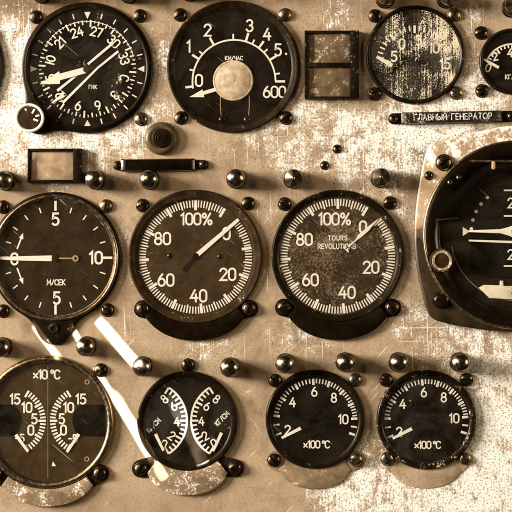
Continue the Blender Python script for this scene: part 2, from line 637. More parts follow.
# ------------------------------------------------------------------ instrument builder
class Gauge:
    HD = 0.7          # dial face height

    def __init__(s, name, label, x, y, R, ri, bez='black', dial='dial_black', glass='glass', bh=3.6, cat='gauge', group=None, style='flat'):
        s.x, s.y, s.R, s.ri = x, y, R, ri
        s.root = thing(name, label, cat, x, y, group)
        hd = s.HD
        bm = bmesh.new()
        if style == 'tube':
            rm = (R + ri) / 2; rr = (R - ri) / 2
            prof = [(R + .2, 0), (R + .2, 1.2)] + [(rm + rr * math.cos(a), 1.4 + (bh - 1.4) * math.sin(a)) for a in [PI * k / 12 for k in range(1, 12)]] + [(ri, 1.2), (ri - .2, hd)]
        elif style == 'wide':
            prof = [(R, 0), (R, bh * .55), (R - .5, bh * .8), (R - 1.4, bh), (R - 2.6, bh), (R - 3.4, bh - .5), (ri + 3.2, bh - .7), (ri + 2.2, bh - .9), (ri + .8, bh - 1.6), (ri, bh - 2.2), (ri - .2, hd)]
        elif style == 'chamfer':
            prof = [(R, 0), (R, bh * .6), (R - .6, bh * .88), (R - 1.6, bh), (R - 2.4, bh), (R - 2.9, bh - .25), (ri + .9, 1.6), (ri + .5, 1.55), (ri, 1.4), (ri - .2, hd)]
        else:
            prof = [(R, 0), (R, bh * .6), (R - .5, bh * .85), (R - 1.3, bh), (R - (R - ri) * .55, bh), (R - (R - ri) * .7, bh - .3), (ri + .9, bh - .9), (ri + .4, bh - 1.2), (ri, bh - 2), (ri - .2, hd)]
        lathe(bm, prof, n=128)
        s.bezel = obj('bezel', bm, M[bez], s.root)
        bm = bmesh.new()
        lathe(bm, [(ri + .6, 0.05), (ri + .6, hd), (0, hd)], n=96)
        s.dial = obj('dial', bm, M[dial], s.root, smooth=False)
        bm = bmesh.new()
        hg = bh - 1.05
        lathe(bm, [(0, hg + .25), (ri * .5, hg + .2), (ri * .8, hg + .1), (ri + .35, hg - .05), (ri + .35, hg - .35), (ri * .8, hg - .2), (ri * .5, hg - .1), (0, hg - .05)], n=96)
        s.glass = obj('glass', bm, M[glass], s.root)
        s.h = hd + .12
        s.hp = hd + .75

    def loc(s, x, y):
        return (x - s.x, y - s.y)

    def marks(s, fn, mat='print', name='scale_marks'):
        bm = bmesh.new()
        fn(bm)
        return obj(name, bm, M[mat], s.dial, smooth=False, recalc=False)

    def num(s, txt, x, y, size, rot=0, stroke=.155, gap=.2, name='numeral', mat='print', sx=1.0):
        bm = bmesh.new()
        lx, ly = s.loc(x, y)
        text(bm, txt, lx, ly, size, s.h, stroke, gap, rot, sx)
        return obj(name, bm, M[mat], s.dial, smooth=False, recalc=False)

    def blob(s, pts, mat='dial_blackest', name='mask', h=.06):
        bm = bmesh.new()
        poly_face(bm, [s.loc(*p) for p in pts], s.HD + h)
        return obj(name, bm, M[mat], s.dial, smooth=False)

    def pointer(s, pts, mat='pointer', thick=.35, name='pointer', hp=None):
        """pts: outline polygon in photo coordinates"""
        bm = bmesh.new()
        hp = s.hp if hp is None else hp
        q = [s.loc(*p) for p in pts]
        loft(bm, [[(x, y, hp) for x, y in q], [(x, y, hp + thick) for x, y in q]], True, True)
        return obj(name, bm, M[mat], s.root, smooth=False)

    def needle(s, a, b, w0, w1, **k):
        a = Vector(a); b = Vector(b); d = (b - a).normalized(); n = Vector((-d.y, d.x))
        return s.pointer([tuple(a + n * w0 / 2), tuple(b + n * w1 / 2), tuple(b - n * w1 / 2), tuple(a - n * w0 / 2)], **k)

    def hub(s, x, y, r, mat='black_clean', hh=.5, parent=None, name='hub'):
        bm = bmesh.new()
        lx, ly = s.loc(x, y)
        lathe(bm, [(r, s.HD), (r, s.hp + hh * .7), (r * .8, s.hp + hh), (0, s.hp + hh)], lx, ly, 32)
        return obj(name, bm, M[mat], parent or s.root)


def disc_pts(x, y, r, n=40, a0=0, a1=360):
    return [(x + r * math.cos(math.radians(a0 + (a1 - a0) * i / n)), y + r * math.sin(math.radians(a0 + (a1 - a0) * i / n))) for i in range(n if a1 - a0 == 360 else n + 1)]


# ================================================================== PANEL
CHIP_AT = [(36, 17), (140, 16), (141, 119), (180, 15), (285, 15), (181, 118), (286, 118), (106, 206), (142, 205), (248, 203), (284, 204), (390, 203), (107, 310), (143, 309), (249, 308), (284, 307), (392, 307),
           (100, 370), (188, 365), (275, 380), (355, 380), (386, 380), (466, 379), (235, 468), (141, 468), (274, 460), (56, 188), (125, 230), (268, 290), (125, 335), (262, 225), (410, 230), (245, 395), (250, 440), (370, 430), (120, 440), (210, 345)]


def build_panel():
    bm = bmesh.new()
    x0, x1, y0, y1, st = -160, 672, -160, 672, 4
    nx = int((x1 - x0) / st); ny = int((y1 - y0) / st)
    wl = bm.verts.layers.float.new('wear'); sl = bm.verts.layers.float.new('stain')
    spots = [(8, 95, 45, 1.15), (15, 50, 34, 1.05), (60, 142, 30, .6), (110, 140, 22, .55), (4, 150, 20, .6), (300, 100, 16, .5), (270, 150, 22, .5), (220, 150, 20, .3), (240, 490, 30, .2), (160, 55, 22, .95), (140, 128, 26, .62), (165, 110, 18, .4), (95, 145, 40, .45), (20, 135, 30, .45),
             (308, 118, 40, .5), (300, 165, 16, .7), (345, 135, 26, .75), (385, 148, 34, .75), (435, 140, 30, 1.25), (400, 118, 22, .7), (355, 185, 26, .55),
             (335, 15, 28, .6), (345, 70, 20, .5), (470, 18, 26, .5), (470, 75, 22, .85), (455, 108, 30, 1.0), (500, 105, 22, .8), (400, 210, 18, .55),
             (408, 260, 14, .55), (402, 310, 22, .5), (440, 345, 45, .52), (490, 350, 30, .7), (320, 340, 22, .5), (282, 338, 16, .52), (300, 328, 14, .3),
             (490, 400, 34, .85), (500, 450, 45, 1.15), (455, 495, 60, 1.1), (365, 488, 40, .95), (335, 492, 24, .7), (480, 500, 30, 1.2), (350, 468, 12, .4),
             (262, 130, 14, .5), (270, 205, 14, .3), (10, 330, 20, .1), (215, 340, 20, .22), (245, 110, 22, .3), (305, 60, 12, .3),
             (124, 240, 13, .55), (120, 275, 16, .4), (128, 330, 22, .25), (195, 350, 30, .25), (262, 275, 10, .4), (250, 235, 14, .3), (110, 395, 20, .25), (40, 190, 25, .2), (230, 345, 25, .2)]
    stains_and_shade = [(100, -6, 150, 1.0, 20), (290, -4, 60, .7, 12), (60, 192, 70, .3, 12), (30, 262, 60, .4, 60), (255, 370, 30, .25, 9), (120, 505, 120, .35, 20), (450, 14, 34, .55, 8), (30, 8, 40, .4, 6), (497, 190, 60, 0, 10), (408, 190, 8, .5, 24), (340, 30, 12, .3, 12),  # some entries paint in the top vignette and cast shadows
              (470, 330, 40, .35, 8), (335, 100, 14, .25, 10), (385, 455, 26, .35, 9)]
    rr_ = random.Random(3)
    chips = [(x + rr_.uniform(-7, 7), y + rr_.uniform(-7, 7), rr_.random()) for x, y in CHIP_AT]
    V = [[None] * (nx + 1) for _ in range(ny + 1)]
    for j in range(ny + 1):
        for i in range(nx + 1):
            x = x0 + i * st; y = y0 + j * st
            v = bm.verts.new(W(x, y, 0))
            w = sum(a * math.exp(-((x - px) ** 2 + (y - py) ** 2) / (2 * (r * .8) ** 2)) for px, py, r, a in spots)
            w += sum(.30 * a_ * math.exp(-((x - px) ** 2 + (y - py) ** 2) / 120.0) for px, py, a_ in chips)
            v[wl] = 1.08 * (1 - math.exp(-1.15 * w)) + .03
            v[sl] = min(1, sum(a * math.exp(-((x - px) / rx) ** 2 - ((y - py) / ry) ** 2) for px, py, rx, a, ry in stains_and_shade))
            V[j][i] = v
    for j in range(ny):
        for i in range(nx):
            bm.faces.new((V[j][i], V[j][i + 1], V[j + 1][i + 1], V[j + 1][i]))
    # thickness of the sheet
    ed = [e for e in bm.edges if e.is_boundary]
    r = bmesh.ops.extrude_edge_only(bm, edges=ed)
    for v in r['geom']:
        if isinstance(v, bmesh.types.BMVert):
            v.co.y += 3 * P
    o = obj('instrument_panel', bm, M['panel'])
    tag(o, 'tan painted metal instrument panel with flaked and scratched paint behind all the dials', 'panel')


build_panel()

# ================================================================== STUDS
def make_stud_meshes():
    # polished dome on a tarnished collar
    bm = bmesh.new()
    lathe(bm, [(9.8, 0), (9.8, 2.0), (9.3, 2.6), (8.6, 2.8), (8.6, 4.0), (9.3, 4.6), (9.3, 15.0), (9.0, 15.7)], n=48)
    a = bm
    me_c = obj('collar', a, M['stud_side'])
    bm = bmesh.new()
    rc = 9.0 / math.sin(math.radians(56)); hc = rc * math.cos(math.radians(56))
    prof = [(9.1, 15.4)] + [(rc * math.sin(t), 15.7 + rc * math.cos(t) - hc) for t in [math.radians(56) * (1 - k / 14) for k in range(14)]] + [(0, 15.7 + rc - hc)]
    lathe(bm, prof, n=48)
    me_d = obj('dome', bm, M['chrome'])
    # turned face: shallow cone of fine concentric grooves
    bm = bmesh.new()
    prof = [(9.0, 15.7), (8.6, 16.9)]
    k = 0
    r = 8.4
    while r > 1.2:
        prof.append((r, 17.4 + (8.4 - r) * .34))
        r -= .9; k += 1
    prof += [(1.1, 19.9), (.5, 19.5), (0, 19.4)]
    lathe(bm, prof, n=48)
    me_t = obj('turned_face', bm, M['turned'])
    out = [o.data for o in (me_c, me_d, me_t)]
    for o in (me_c, me_d, me_t):
        bpy.data.objects.remove(o)
    return out


ST_C, ST_D, ST_T = make_stud_meshes()
STUDS = [
    (6, 181, 'd', 'polished round stud cut by the left edge, above the M/CEK dial'),
    (96, 180, 'd', 'polished round stud just right of the small square lamp, above the M/CEK dial'),
    (150, 180, 'd', 'polished round stud directly below the dark strip with two end screws'),
    (236, 179, 'd', 'polished domed stud above the right shoulder of the plain 100% dial'),
    (293, 179, 't', 'turned metal stud above the left shoulder of the TOURS REVOLUTIONS dial'),
    (380, 178, 't', 'turned metal stud above the right shoulder of the TOURS REVOLUTIONS dial'),
    (385, -1, 't', 'stud at top edge above the left side of the grimy scratched dial'),
    (446, -1, 't', 'stud at top edge above the right side of the grimy scratched dial'),
    (511, 8, 't', 'stud in the top right corner above the small cropped dial'),
    (42, -6, 'd', 'stud cut by the top edge above the left of the compass dial'),
    (129, -6, 'd', 'stud cut by the top edge above the right of the compass dial'),
    (190, -8, 'd', 'stud cut by the top edge above the left of the 600 dial'),
    (3, 347, 'd', 'polished stud cut by the left edge, below the M/CEK dial'),
    (87, 346, 'd', 'polished stud between the M/CEK dial lug and the x10 degree dial'),
    (143, 366, 'd', 'polished stud standing in the slanting streak of sunlight'),
    (230, 367, 'd', 'polished stud above right of the twin scale dial, beside a long shadow'),
    (285, 363, 'd', 'stud above the left shoulder of the left x100 degree dial'),
    (345, 362, 'd', 'stud above the right shoulder of the left x100 degree dial'),
    (398, 362, 'd', 'stud above the left shoulder of the right x100 degree dial'),
    (459, 362, 'd', 'stud above the right shoulder of the right x100 degree dial'),
]
for x, y, kind, lab in STUDS:
    t = thing('panel_stud', lab, 'stud', x, y, 'polished round studs on the panel')
    for nm, me in (('collar', ST_C), ('dome', ST_D) if kind == 'd' else ('turned_face', ST_T)):
        o = bpy.data.objects.new(nm, me); COL.objects.link(o); o.parent = t
    t.rotation_euler = (0, random.uniform(0, 6), 0)

# ================================================================== SCREWS
def slot_screw_mesh(R=6.0, hb=1.4, ht=3.9, w=.95, depth=2.1, name='screw', mat='screw'):
    bm = bmesh.new()
    xs = [-1, -.985, -.94, -.85, -.72, -.56, -.40, -.26]
    cols = [(a * R, 0) for a in xs] + [(-w, 0), (-w, 1), (w, 1), (w, 0)] + [(-a * R, 0) for a in reversed(xs)]
    ny = 22
    dome = lambda r: hb + (ht - hb) * math.sqrt(max(0, 1 - (r / R) ** 2)) ** .9
    rows = []
    for x, low in cols:
        half = math.sqrt(max(0, R * R - x * x))
        col = []
        for j in range(ny + 1):
            y = -half * math.cos(PI * j / ny)
            r = math.hypot(x, y)
            hh = dome(r)
            if low:
                hh = min(hh, ht - depth)
            col.append(bm.verts.new(L(x, y, hh)))
        rows.append(col)
    for A, B in zip(rows, rows[1:]):
        for j in range(ny):
            try:
                bm.faces.new((A[j], A[j + 1], B[j + 1], B[j]))
            except ValueError:
                pass
    lathe(bm, [(R + .9, 0), (R + .9, .6), (R + .5, .8), (R - .1, .8), (R, hb + .1)], n=40)
    bmesh.ops.remove_doubles(bm, verts=bm.verts, dist=1e-7)
    o = obj(name, bm, M[mat])
    me = o.data
    bpy.data.objects.remove(o)
    return me


SCR = slot_screw_mesh()
SCR_P = slot_screw_mesh(mat='screw_pale')
SCR_B = slot_screw_mesh(R=7.6, ht=4.8, w=.9, depth=2.0, mat='screw')
SCR_K = slot_screw_mesh(R=7.8, ht=5.0, w=.6, depth=.6, mat='black_clean')
SCR_S = slot_screw_mesh(R=3.6, hb=.8, ht=2.6, w=.5, depth=1.0)
SCREWS = [
    (36, 17, 'screw at the upper left of the compass dial', 0, SCR), (140, 16, 'screw at the upper right of the compass dial', 0, SCR),
    (141, 119, 'screw at the lower right of the compass dial, above the round rubber button', 0, SCR_P),
    (180, 15, 'screw at the upper left of the 600 dial', 0, SCR), (285, 15, 'screw at the upper right of the 600 dial', 0, SCR_P),
    (181, 118, 'screw at the lower left of the 600 dial, right of the rubber button', 0, SCR), (286, 118, 'screw at the lower right of the 600 dial', 0, SCR),
    (375, 16, 'screw at the upper left of the grimy scratched dial', 0, SCR), (454, 15, 'screw at the upper right of the grimy scratched dial', 0, SCR_P),
    (375, 94, 'screw at the lower left of the grimy scratched dial', 0, SCR), (456, 93, 'pale worn screw at the lower right of the grimy scratched dial', 0, SCR_P),
    (481, 33, 'screw at the upper left of the small cropped dial', 0, SCR), (482, 91, 'screw at the lower left of the small cropped dial', 0, SCR),
    (3, 207, 'screw at the left edge, upper left of the M/CEK dial', 0, SCR), (106, 206, 'screw at the upper right of the M/CEK dial', 0, SCR_P),
    (3, 311, 'screw at the left edge, lower left of the M/CEK dial', 0, SCR), (107.5, 310, 'screw at the lower right of the M/CEK dial, above the sunlight streak', 0, SCR),
    (142.5, 205.5, 'screw at the upper left of the plain 100% dial', 0, SCR), (248, 203.5, 'screw at the upper right of the plain 100% dial', 0, SCR),
    (284.5, 204, 'screw at the upper left of the TOURS REVOLUTIONS dial', 0, SCR), (390, 203, 'screw at the upper right of the TOURS REVOLUTIONS dial', 0, SCR),
    (100.5, 370, 'screw at the upper right of the x10 degree dial', 0, SCR), (188, 365, 'screw at the top of the twin scale dial', 0, SCR),
    (275, 380.5, 'screw at the upper left of the left x100 degree dial', 0, SCR), (355, 380, 'screw at the upper right of the left x100 degree dial', 0, SCR_P),
    (386, 380, 'screw at the upper left of the right x100 degree dial', 0, SCR), (466.5, 379.5, 'screw at the upper right of the right x100 degree dial', 0, SCR),
    (465, 459, 'pale worn screw at the lower right of the right x100 degree dial', 0, SCR_P),
    (337, 149, 'small rivet-like screw below the double lamp, the upper of the pair', 0, SCR_S), (324.5, 165.5, 'small rivet-like screw below the double lamp, the lower of the pair', 0, SCR_S),
    # on brackets and flanges (height of what they sit on)
    (143, 309, 'screw in the left lug of the black bracket under the plain 100% dial', 2.2, SCR), (249, 308.5, 'screw in the right lug of the black bracket under the plain 100% dial', 2.2, SCR),
    (284, 307.5, 'screw in the left lug of the black bracket under the TOURS REVOLUTIONS dial', 2.2, SCR), (392, 307.5, 'screw in the right lug of the black bracket under the TOURS REVOLUTIONS dial', 2.2, SCR),
    (141, 468.5, 'screw in the left lug of the bracket under the twin scale dial', 2.2, SCR), (235, 468, 'screw in the right lug of the bracket under the twin scale dial', 2.2, SCR),
    (100, 473, 'screw in the right lug of the bracket under the x10 degree dial', 2.2, SCR), (-4, 473, 'screw at the left edge in the bracket under the x10 degree dial', 2.2, SCR),
    (274, 460, 'screw in the left lug of the bracket under the left x100 degree dial', 1.7, SCR), (356, 459.5, 'screw at the lower right of the left x100 degree dial', 1.7, SCR_P),
    (387, 458.5, 'screw at the lower left of the right x100 degree dial', 1.7, SCR_P),
    (443, 163, 'large screw in the pale upper corner of the attitude indicator flange', 6.3, SCR_B), (428, 176, 'small screw on the flange beside the large screw of the attitude indicator', 6.3, SCR_S),
    (440.5, 300, 'large black screw in the lower corner of the attitude indicator flange', 6.3, SCR_K),
]
for x, y, lab, h, me in SCREWS:
    o = bpy.data.objects.new('slotted_screw', me)
    COL.objects.link(o)
    o.location = W(x, y, h)
    o.rotation_euler = (0, random.uniform(0, PI), 0)
    tag(o, ('slotted metal ' + lab) if not lab.startswith(('pale', 'large', 'small')) else lab, 'screw', 'slotted screws in the panel')

# ================================================================== BRACKETS
def bracket(cx, cy, rin, rout, lugs, mat, lab, h=4.6, a_in=(-40, 40), lug_r=9.0, lug_h=2.0):
    """crescent clamp under a dial with a lug at each end; angles from straight down"""
    t = thing('dial_bracket', lab, 'bracket', cx, cy + rin, 'crescent brackets under the dials')
    oy = -rin
    n = 40
    inn = []; out = []
    for i in range(n + 1):
        u = i / n
        a = math.radians(a_in[0] + (a_in[1] - a_in[0]) * u)
        e = 1 - (abs(2 * u - 1)) ** 3 * .35
        ro = rin + (rout - rin) * e
        inn.append((rin * math.sin(a), oy + rin * math.cos(a)))
        out.append((ro * math.sin(a), oy + ro * math.cos(a)))
    poly = out + inn[::-1]
    bm = bmesh.new()
    plate(bm, poly, 0, h, 1.3)
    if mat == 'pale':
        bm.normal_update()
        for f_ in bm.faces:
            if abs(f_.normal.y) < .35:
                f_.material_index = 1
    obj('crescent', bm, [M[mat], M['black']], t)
    for lx, ly in lugs:
        bm = bmesh.new()
        px, py = lx - cx, ly - (cy + rin)
        # tongue from the lug disc towards the crescent's end
        end = min(((out[0][0] + inn[0][0]) / 2, (out[0][1] + inn[0][1]) / 2), ((out[-1][0] + inn[-1][0]) / 2, (out[-1][1] + inn[-1][1]) / 2), key=lambda q: math.hypot(q[0] - px, q[1] - py))
        d = Vector((end[0] - px, end[1] - py)); a0 = math.atan2(d.y, d.x)
        pts = [(px + lug_r * math.cos(a0 + PI / 2 + PI * k / 16), py + lug_r * math.sin(a0 + PI / 2 + PI * k / 16)) for k in range(17)]
        nrm = Vector((-d.y, d.x)).normalized() * (abs(rout - rin) * .40)
        e2 = Vector(end) + d.normalized() * 2
        pts += [tuple(e2 - nrm), tuple(e2 + nrm)]
        plate(bm, pts, 0, lug_h, .6)
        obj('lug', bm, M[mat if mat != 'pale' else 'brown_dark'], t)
    return t


bracket(195.3, 256.7, 66.5, 84, [(143, 309), (249, 308.5)], 'black_clean', 'black crescent bracket under the plain 100% dial')
bracket(337.6, 256, 65.5, 84, [(284, 307.5), (392, 307.5)], 'black_clean', 'black crescent bracket under the TOURS REVOLUTIONS dial')
bracket(187.5, 421, 49, 74, [(141, 468.5), (235, 468)], 'pale', 'pale crescent bracket with painted-on sunlight under the twin scale dial', a_in=(-38, 38))
bracket(48, 422, 66.5, 84, [(-4, 473), (100, 473)], 'pale', 'pale crescent bracket with painted-on sunlight under the x10 degree dial', a_in=(-36, 36))
bracket(315, 419, 48.5, 70, [(274, 460), (356, 459.5)], 'tan_dirty', 'tan crescent bracket under the left x100 degree dial', h=1.9, lug_h=1.2, a_in=(-36, 36))
bracket(426, 419.5, 49, 69, [(387, 458.5), (465, 459)], 'panel', 'faint tan crescent bracket under the right x100 degree dial', h=1.2, lug_h=.9, a_in=(-36, 36), lug_r=7.5)

# ================================================================== LAMPS, STRIPS, BUTTON
def lamp_box(name, lab, x0, y0, x1, y1, cells, lens):
    cx, cy = (x0 + x1) / 2, (y0 + y1) / 2
    t = thing(name, lab, 'indicator lamp', cx, cy, 'square indicator lamps')
    bm = bmesh.new()
    H = 7.0
    w = (x1 - x0) / 2; hh = (y1 - y0) / 2
    lt, rt, tp, bt, mid = 2.4, 8.6, 2.6, 2.4, 4.4
    def bar(a, b, c, d, h1=H):
        plate(bm, [(a, b), (c, b), (c, d), (a, d)], 0, h1, .5)
    bar(-w, -hh, -w + lt, hh)
    bar(w - rt, -hh, w, hh, H + .2)
    bar(-w + lt, -hh, w - rt, -hh + tp, H - .1)
    bar(-w + lt, hh - bt, w - rt, hh, H - .1)
    y = -hh + tp
    ch = (2 * hh - tp - bt - mid * (cells - 1)) / cells
    cellr = []
    for k in range(cells):
        cellr.append((y, y + ch)); y += ch
        if k < cells - 1:
            bar(-w + lt, y, w - rt, y + mid, H - .3); y += mid
    obj('housing', bm, M['black'], t)
    for a, b in cellr:
        bm = bmesh.new()
        plate(bm, rrect((lt - rt) / 2, (a + b) / 2, 2 * w - lt - rt, b - a, .8, 3), .2, 3.4, .7)
        obj('lens', bm, M[lens], t)
    return t


lamp_box('indicator_lamp', 'small square lamp in black frame with one pale lens, below the compass dial', 28.5, 149, 82.5, 182.5, 1, 'lens_pale')
lamp_box('indicator_lamp', 'tall black framed lamp with two stacked brown lenses, right of the 600 dial', 304.5, 31.5, 358.5, 99.5, 2, 'lens')

# black strip with screwed ends
def strip(lab, x0, x1, y, hh, body0, body1, bh, tilt, writing=None):
    cx = (x0 + x1) / 2
    t = thing('name_strip' if writing else 'cover_strip', lab, 'strip', cx, y)
    w = (x1 - x0)
    bm = bmesh.new()
    plate(bm, rrect(0, 0, w, hh, hh / 2 - .05, 8), 0, 1.8, .5)
    obj('base_strip', bm, M['black'], t)
    bm = bmesh.new()
    bx0, bx1 = body0 - cx, body1 - cx
    # raised body with sloping ends
    pr = rrect((bx0 + bx1) / 2, 0, bx1 - bx0, bh, 1.6, 4)
    q = [(a * (1 - 5 / (bx1 - bx0) * 2 * .9), b * .86) for a, b in [(p[0] - (bx0 + bx1) / 2, p[1]) for p in pr]]
    loft(bm, [[(a, b, 1.7) for a, b in pr], [(a, b, 3.0) for a, b in pr], [(a + (bx0 + bx1) / 2, b, 6.5) for a, b in q]], True, True)
    obj('raised_cover', bm, M['black_clean'] if not writing else M['strip_worn'], t)
    for ex in (-w / 2 + 5, w / 2 - 5):
        o = bpy.data.objects.new('end_screw', SCR_S); COL.objects.link(o); o.parent = t
        o.location = L(ex, 0, 1.75); o.rotation_euler = (0, random.uniform(0, 3), 0)
    if writing:
        bm = bmesh.new()
        text(bm, writing, (bx0 + bx1) / 2 + 1, -.4, 5.8, 6.55, .17, .25)
        obj('lettering', bm, M['print_worn'], t, smooth=False, recalc=False)
    t.rotation_euler = (0, math.radians(tilt), 0)
    return t


strip('dark raised cover strip with screwed rounded ends, below the round rubber button', 113, 208.5, 165.2, 9.4, 121, 195, 12.6, -.6)
strip('dark lettered strip with white Cyrillic capitals, below the grimy scratched dial', 388, 516, 117.6, 11, 401, 501, 12, -1.2, 'ГЛАВНЫЙ ГЕНЕРАТОР')

t = thing('push_button', 'round brown rubber button with ringed centre, between the upper dials', 'button', 161.4, 138.6)
bm = bmesh.new()
lathe(bm, [(16.6, 0), (16.6, 1.6), (16.2, 3.6), (15, 5.4), (13.2, 6.4), (11.4, 6.6), (10.2, 6.2), (9.6, 6.0)], n=72)
obj('rubber_boot', bm, M['rubber'], t)
bm = bmesh.new()
lathe(bm, [(9.8, 4.0), (9.6, 7.4), (9.0, 8.4), (7.4, 8.9), (7.0, 8.2), (6.3, 8.2), (6.0, 9.3), (4.9, 9.5), (4.5, 8.7), (3.8, 8.7), (3.5, 9.6), (2.4, 9.7), (2.0, 8.9), (1.4, 8.9), (1.1, 9.8), (0, 9.9)], n=56)
obj('plunger', bm, M['brown_dark'], t)

# ================================================================== GAUGE: compass (upper left)
g = Gauge('compass_gauge', 'radio compass dial with crossed white needles and knob at lower left', 87.5, 68, 62.5, 58.5, 'black', 'dial_black', 'glass_dusty', 5.2)
Gauge.HD
bm = bmesh.new()
ol = smooth_union_outline([(0, 0, 65.4), (-50, 52, 13.5)], 26)
p1 = inset(ol, .5); p2 = inset(ol, 1.4)
loft(bm, [[(x, y, 0) for x, y in ol], [(x, y, 2.2) for x, y in ol], [(x, y, 3.0) for x, y in p1], [(x, y, 3.4) for x, y in p2]], False, False)
# annular top: from outline to bezel circle
ring = [(61.0 * math.cos(2 * PI * i / len(ol)), 61.0 * math.sin(2 * PI * i / len(ol)), 3.4) for i in range(len(ol))]
top = [bm.verts.new(L(x, y, 3.4)) for x, y in p2]; inn = [bm.verts.new(L(*p)) for p in ring]
for i in range(len(ol)):
    j = (i + 1) % len(ol)
    bm.faces.new((top[i], top[j], inn[j], inn[i]))
bmesh.ops.remove_doubles(bm, verts=bm.verts, dist=1e-7)
obj('housing', bm, M['black'], g.root)
CX, CY = 0, 1


def compass_marks(bm):
    for k in range(36):
        a = k * 10 + 4
        if k % 3 == 0:
            tick(bm, CX, CY, a, 42, 49, 1.7, g.h)
        else:
            tick(bm, CX, CY, a, 44, 48.5, 1.4, g.h)
    for k in range(72):
        if k % 2:
            tick(bm, CX, CY, k * 5 + 4, 46, 48.5, .9, g.h)
    ribbon(bm, [ray(CX, CY, a, 47.6) for a in range(-62, 75, 4)], .7, g.h)
    for k in range(24):
        a = k * 15
        if k % 6:
            tick(bm, CX, CY, a, 51.5, 56.8, 1.3, g.h)
    for k in range(4):
        a = k * 90
        p = [ray(CX, CY, a - 3.2, 57), ray(CX, CY, a + 3.2, 57), ray(CX, CY, a, 50)]
        if k == 2:
            p = [ray(CX, CY, a - 3.2, 57), ray(CX, CY, a + 3.2, 57), ray(CX, CY, a, 51)]
        poly_face(bm, p, g.h + .02)


g.marks(compass_marks)
for k, s in enumerate(['С', '3', '6', '9', '12', '15', 'Ю', '21', '24', '27', '30', '33']):
    a = 104 + 30 * k
    px, py = ray(87.5, 69, a, 38)
    g.num(s, px, py, 8.6, a, .17, .2)
g.num('ГИК', 93, 87, 3.6, 0, .2, .3, 'lettering')
g.pointer([(84.5, 67.5), (60, 74), (59.5, 71.5), (40, 84.6), (60, 84.2), (60.5, 80.5), (86, 73.5)], name='bold_pointer', hp=g.hp + .9)
for nm, a, b, w0, w1 in (('needle_bar', (113, 43.5), (88, 64.5), 2.6, 2.2), ('needle_bar', (118.5, 51.5), (98, 68), 2.4, 2.0), ('needle_bar', (98, 68), (63, 103), 2.0, 2.6),
                         ('needle_bar', (81, 72), (57.5, 91), 2.0, 2.6), ('needle_bar', (64, 95), (52, 103), 4.2, 1.4)):
    g.needle(a, b, w0, w1, name=nm, hp=g.hp + .2)
g.hub(86.5, 69.5, 3.4, 'brown', 1.6)
bm = bmesh.new()
lathe(bm, [(12.2, 3.3), (12.2, 9), (13.6, 9.4), (14.4, 10.4), (14.4, 12.6), (13.8, 13.4), (12.8, 13.5), (12.2, 12.9), (11.6, 12.4)], -56, 51, 56)
kb = obj('setting_knob', bm, M['cream_bright'], g.root)
bm = bmesh.new()
lathe(bm, [(11.9, 12.0), (11.5, 12.5), (0, 12.7)], -56, 51, 48)
obj('knob_face', bm, M['brown'], kb)
bm = bmesh.new()
for a, r0, r1 in ((30, 5, 10), (75, 6, 10), (110, 4, 9), (-25, 8, 10)):
    tick(bm, -56, 51, a, r0, r1, 1.8, 12.85)
obj('knob_marks', bm, M['print'], kb, smooth=False, recalc=False)

# ================================================================== GAUGE: 600 airspeed
g = Gauge('airspeed_gauge', 'black dial reading 0 to 600 with large cream disc at its centre', 233, 67, 66, 58.5, 'brown_dark', 'dial_black', 'glass', 4.4, style='wide')
cx, cy = g.loc(234, 81.5)


def asi(bm):
    ribbon(bm, [ray(cx, cy, a, 41.5) for a in range(-99, 93, 4)], 1.7, g.h)
    for a, r in ((-97, 49), (-75, 46), (-57.5, 49.5), (-49, 46), (-29, 50), (-1, 47.5), (16.5, 50.5), (26, 46.5), (36.5, 50), (46, 46.5), (59, 49.5), (80, 46.5), (90, 51)):
        tick(bm, cx, cy, a, 41, r, 2.3 if r > 48.5 else 1.7, g.h)


g.marks(asi)
for s, x, y in (('0', 199, 80.5), ('1', 188.8, 46.5), ('2', 207.6, 30.2), ('3', 249.6, 25.8), ('4', 267.2, 34.4), ('5', 278, 50)):
    g.num(s, x, y, 11.3, 0, .16)
g.num('600', 274.5, 92, 10.8, 0, .16, .16)
bm = bmesh.new()
poly_face(bm, disc_pts(*g.loc(286, 54), 1.2, 12), g.h)
obj('scale_dot', bm, M['print'], g.dial, smooth=False)
g.num('КМ/ЧАС', 234, 58.2, 3.8, 0, .2, .25, 'lettering')
bm = bmesh.new()
for x, s in ((220.5, 1), (249.2, -1)):
    px, py = g.loc(x, 95)
    ribbon(bm, [(px, py), (px - .2 * s, py + 10), (px + .6 * s, py + 20)], .8, g.h)
obj('wire_line', bm, M['print_dim'], g.dial, smooth=False, recalc=False)
for x in (222, 247):
    o = bpy.data.objects.new('dial_screw', SCR_S); COL.objects.link(o); o.parent = g.root
    o.scale = (.75, .5, .75); o.location = L(*g.loc(x, 119.5), .7)
g.pointer([(217, 87.2), (203, 91.5), (202.5, 89.6), (189.5, 97.2), (204.5, 97.4), (203.8, 95), (217.5, 91)], hp=g.hp)
bm = bmesh.new()
lathe(bm, [(20.2, .7), (20.2, 2.0), (19.6, 2.4), (18.6, 2.4), (18.3, 2.15), (17.9, 2.4), (2.4, 2.45), (2.2, 2.2), (1.6, 2.5), (0, 2.55)], *g.loc(233.2, 80.7), 64)
obj('cover_disc', bm, M['disc'], g.root)

# ================================================================== GAUGE: grimy thermometer
g = Gauge('temperature_gauge', 'dial with heavily scratched whitened glass, upper right', 415, 55, 49.3, 44.6, 'black', 'dial_black', 'glass_grimy', 4.0)
cx, cy = g.loc(414.5, 64)


def th(bm):
    for k in range(21):
        a = -80 + 160 * k / 20
        tick(bm, cx, cy, a, 31 if k % 5 == 0 else 33, 38.5, 2.4 if k % 5 == 0 else 1.6, g.h)


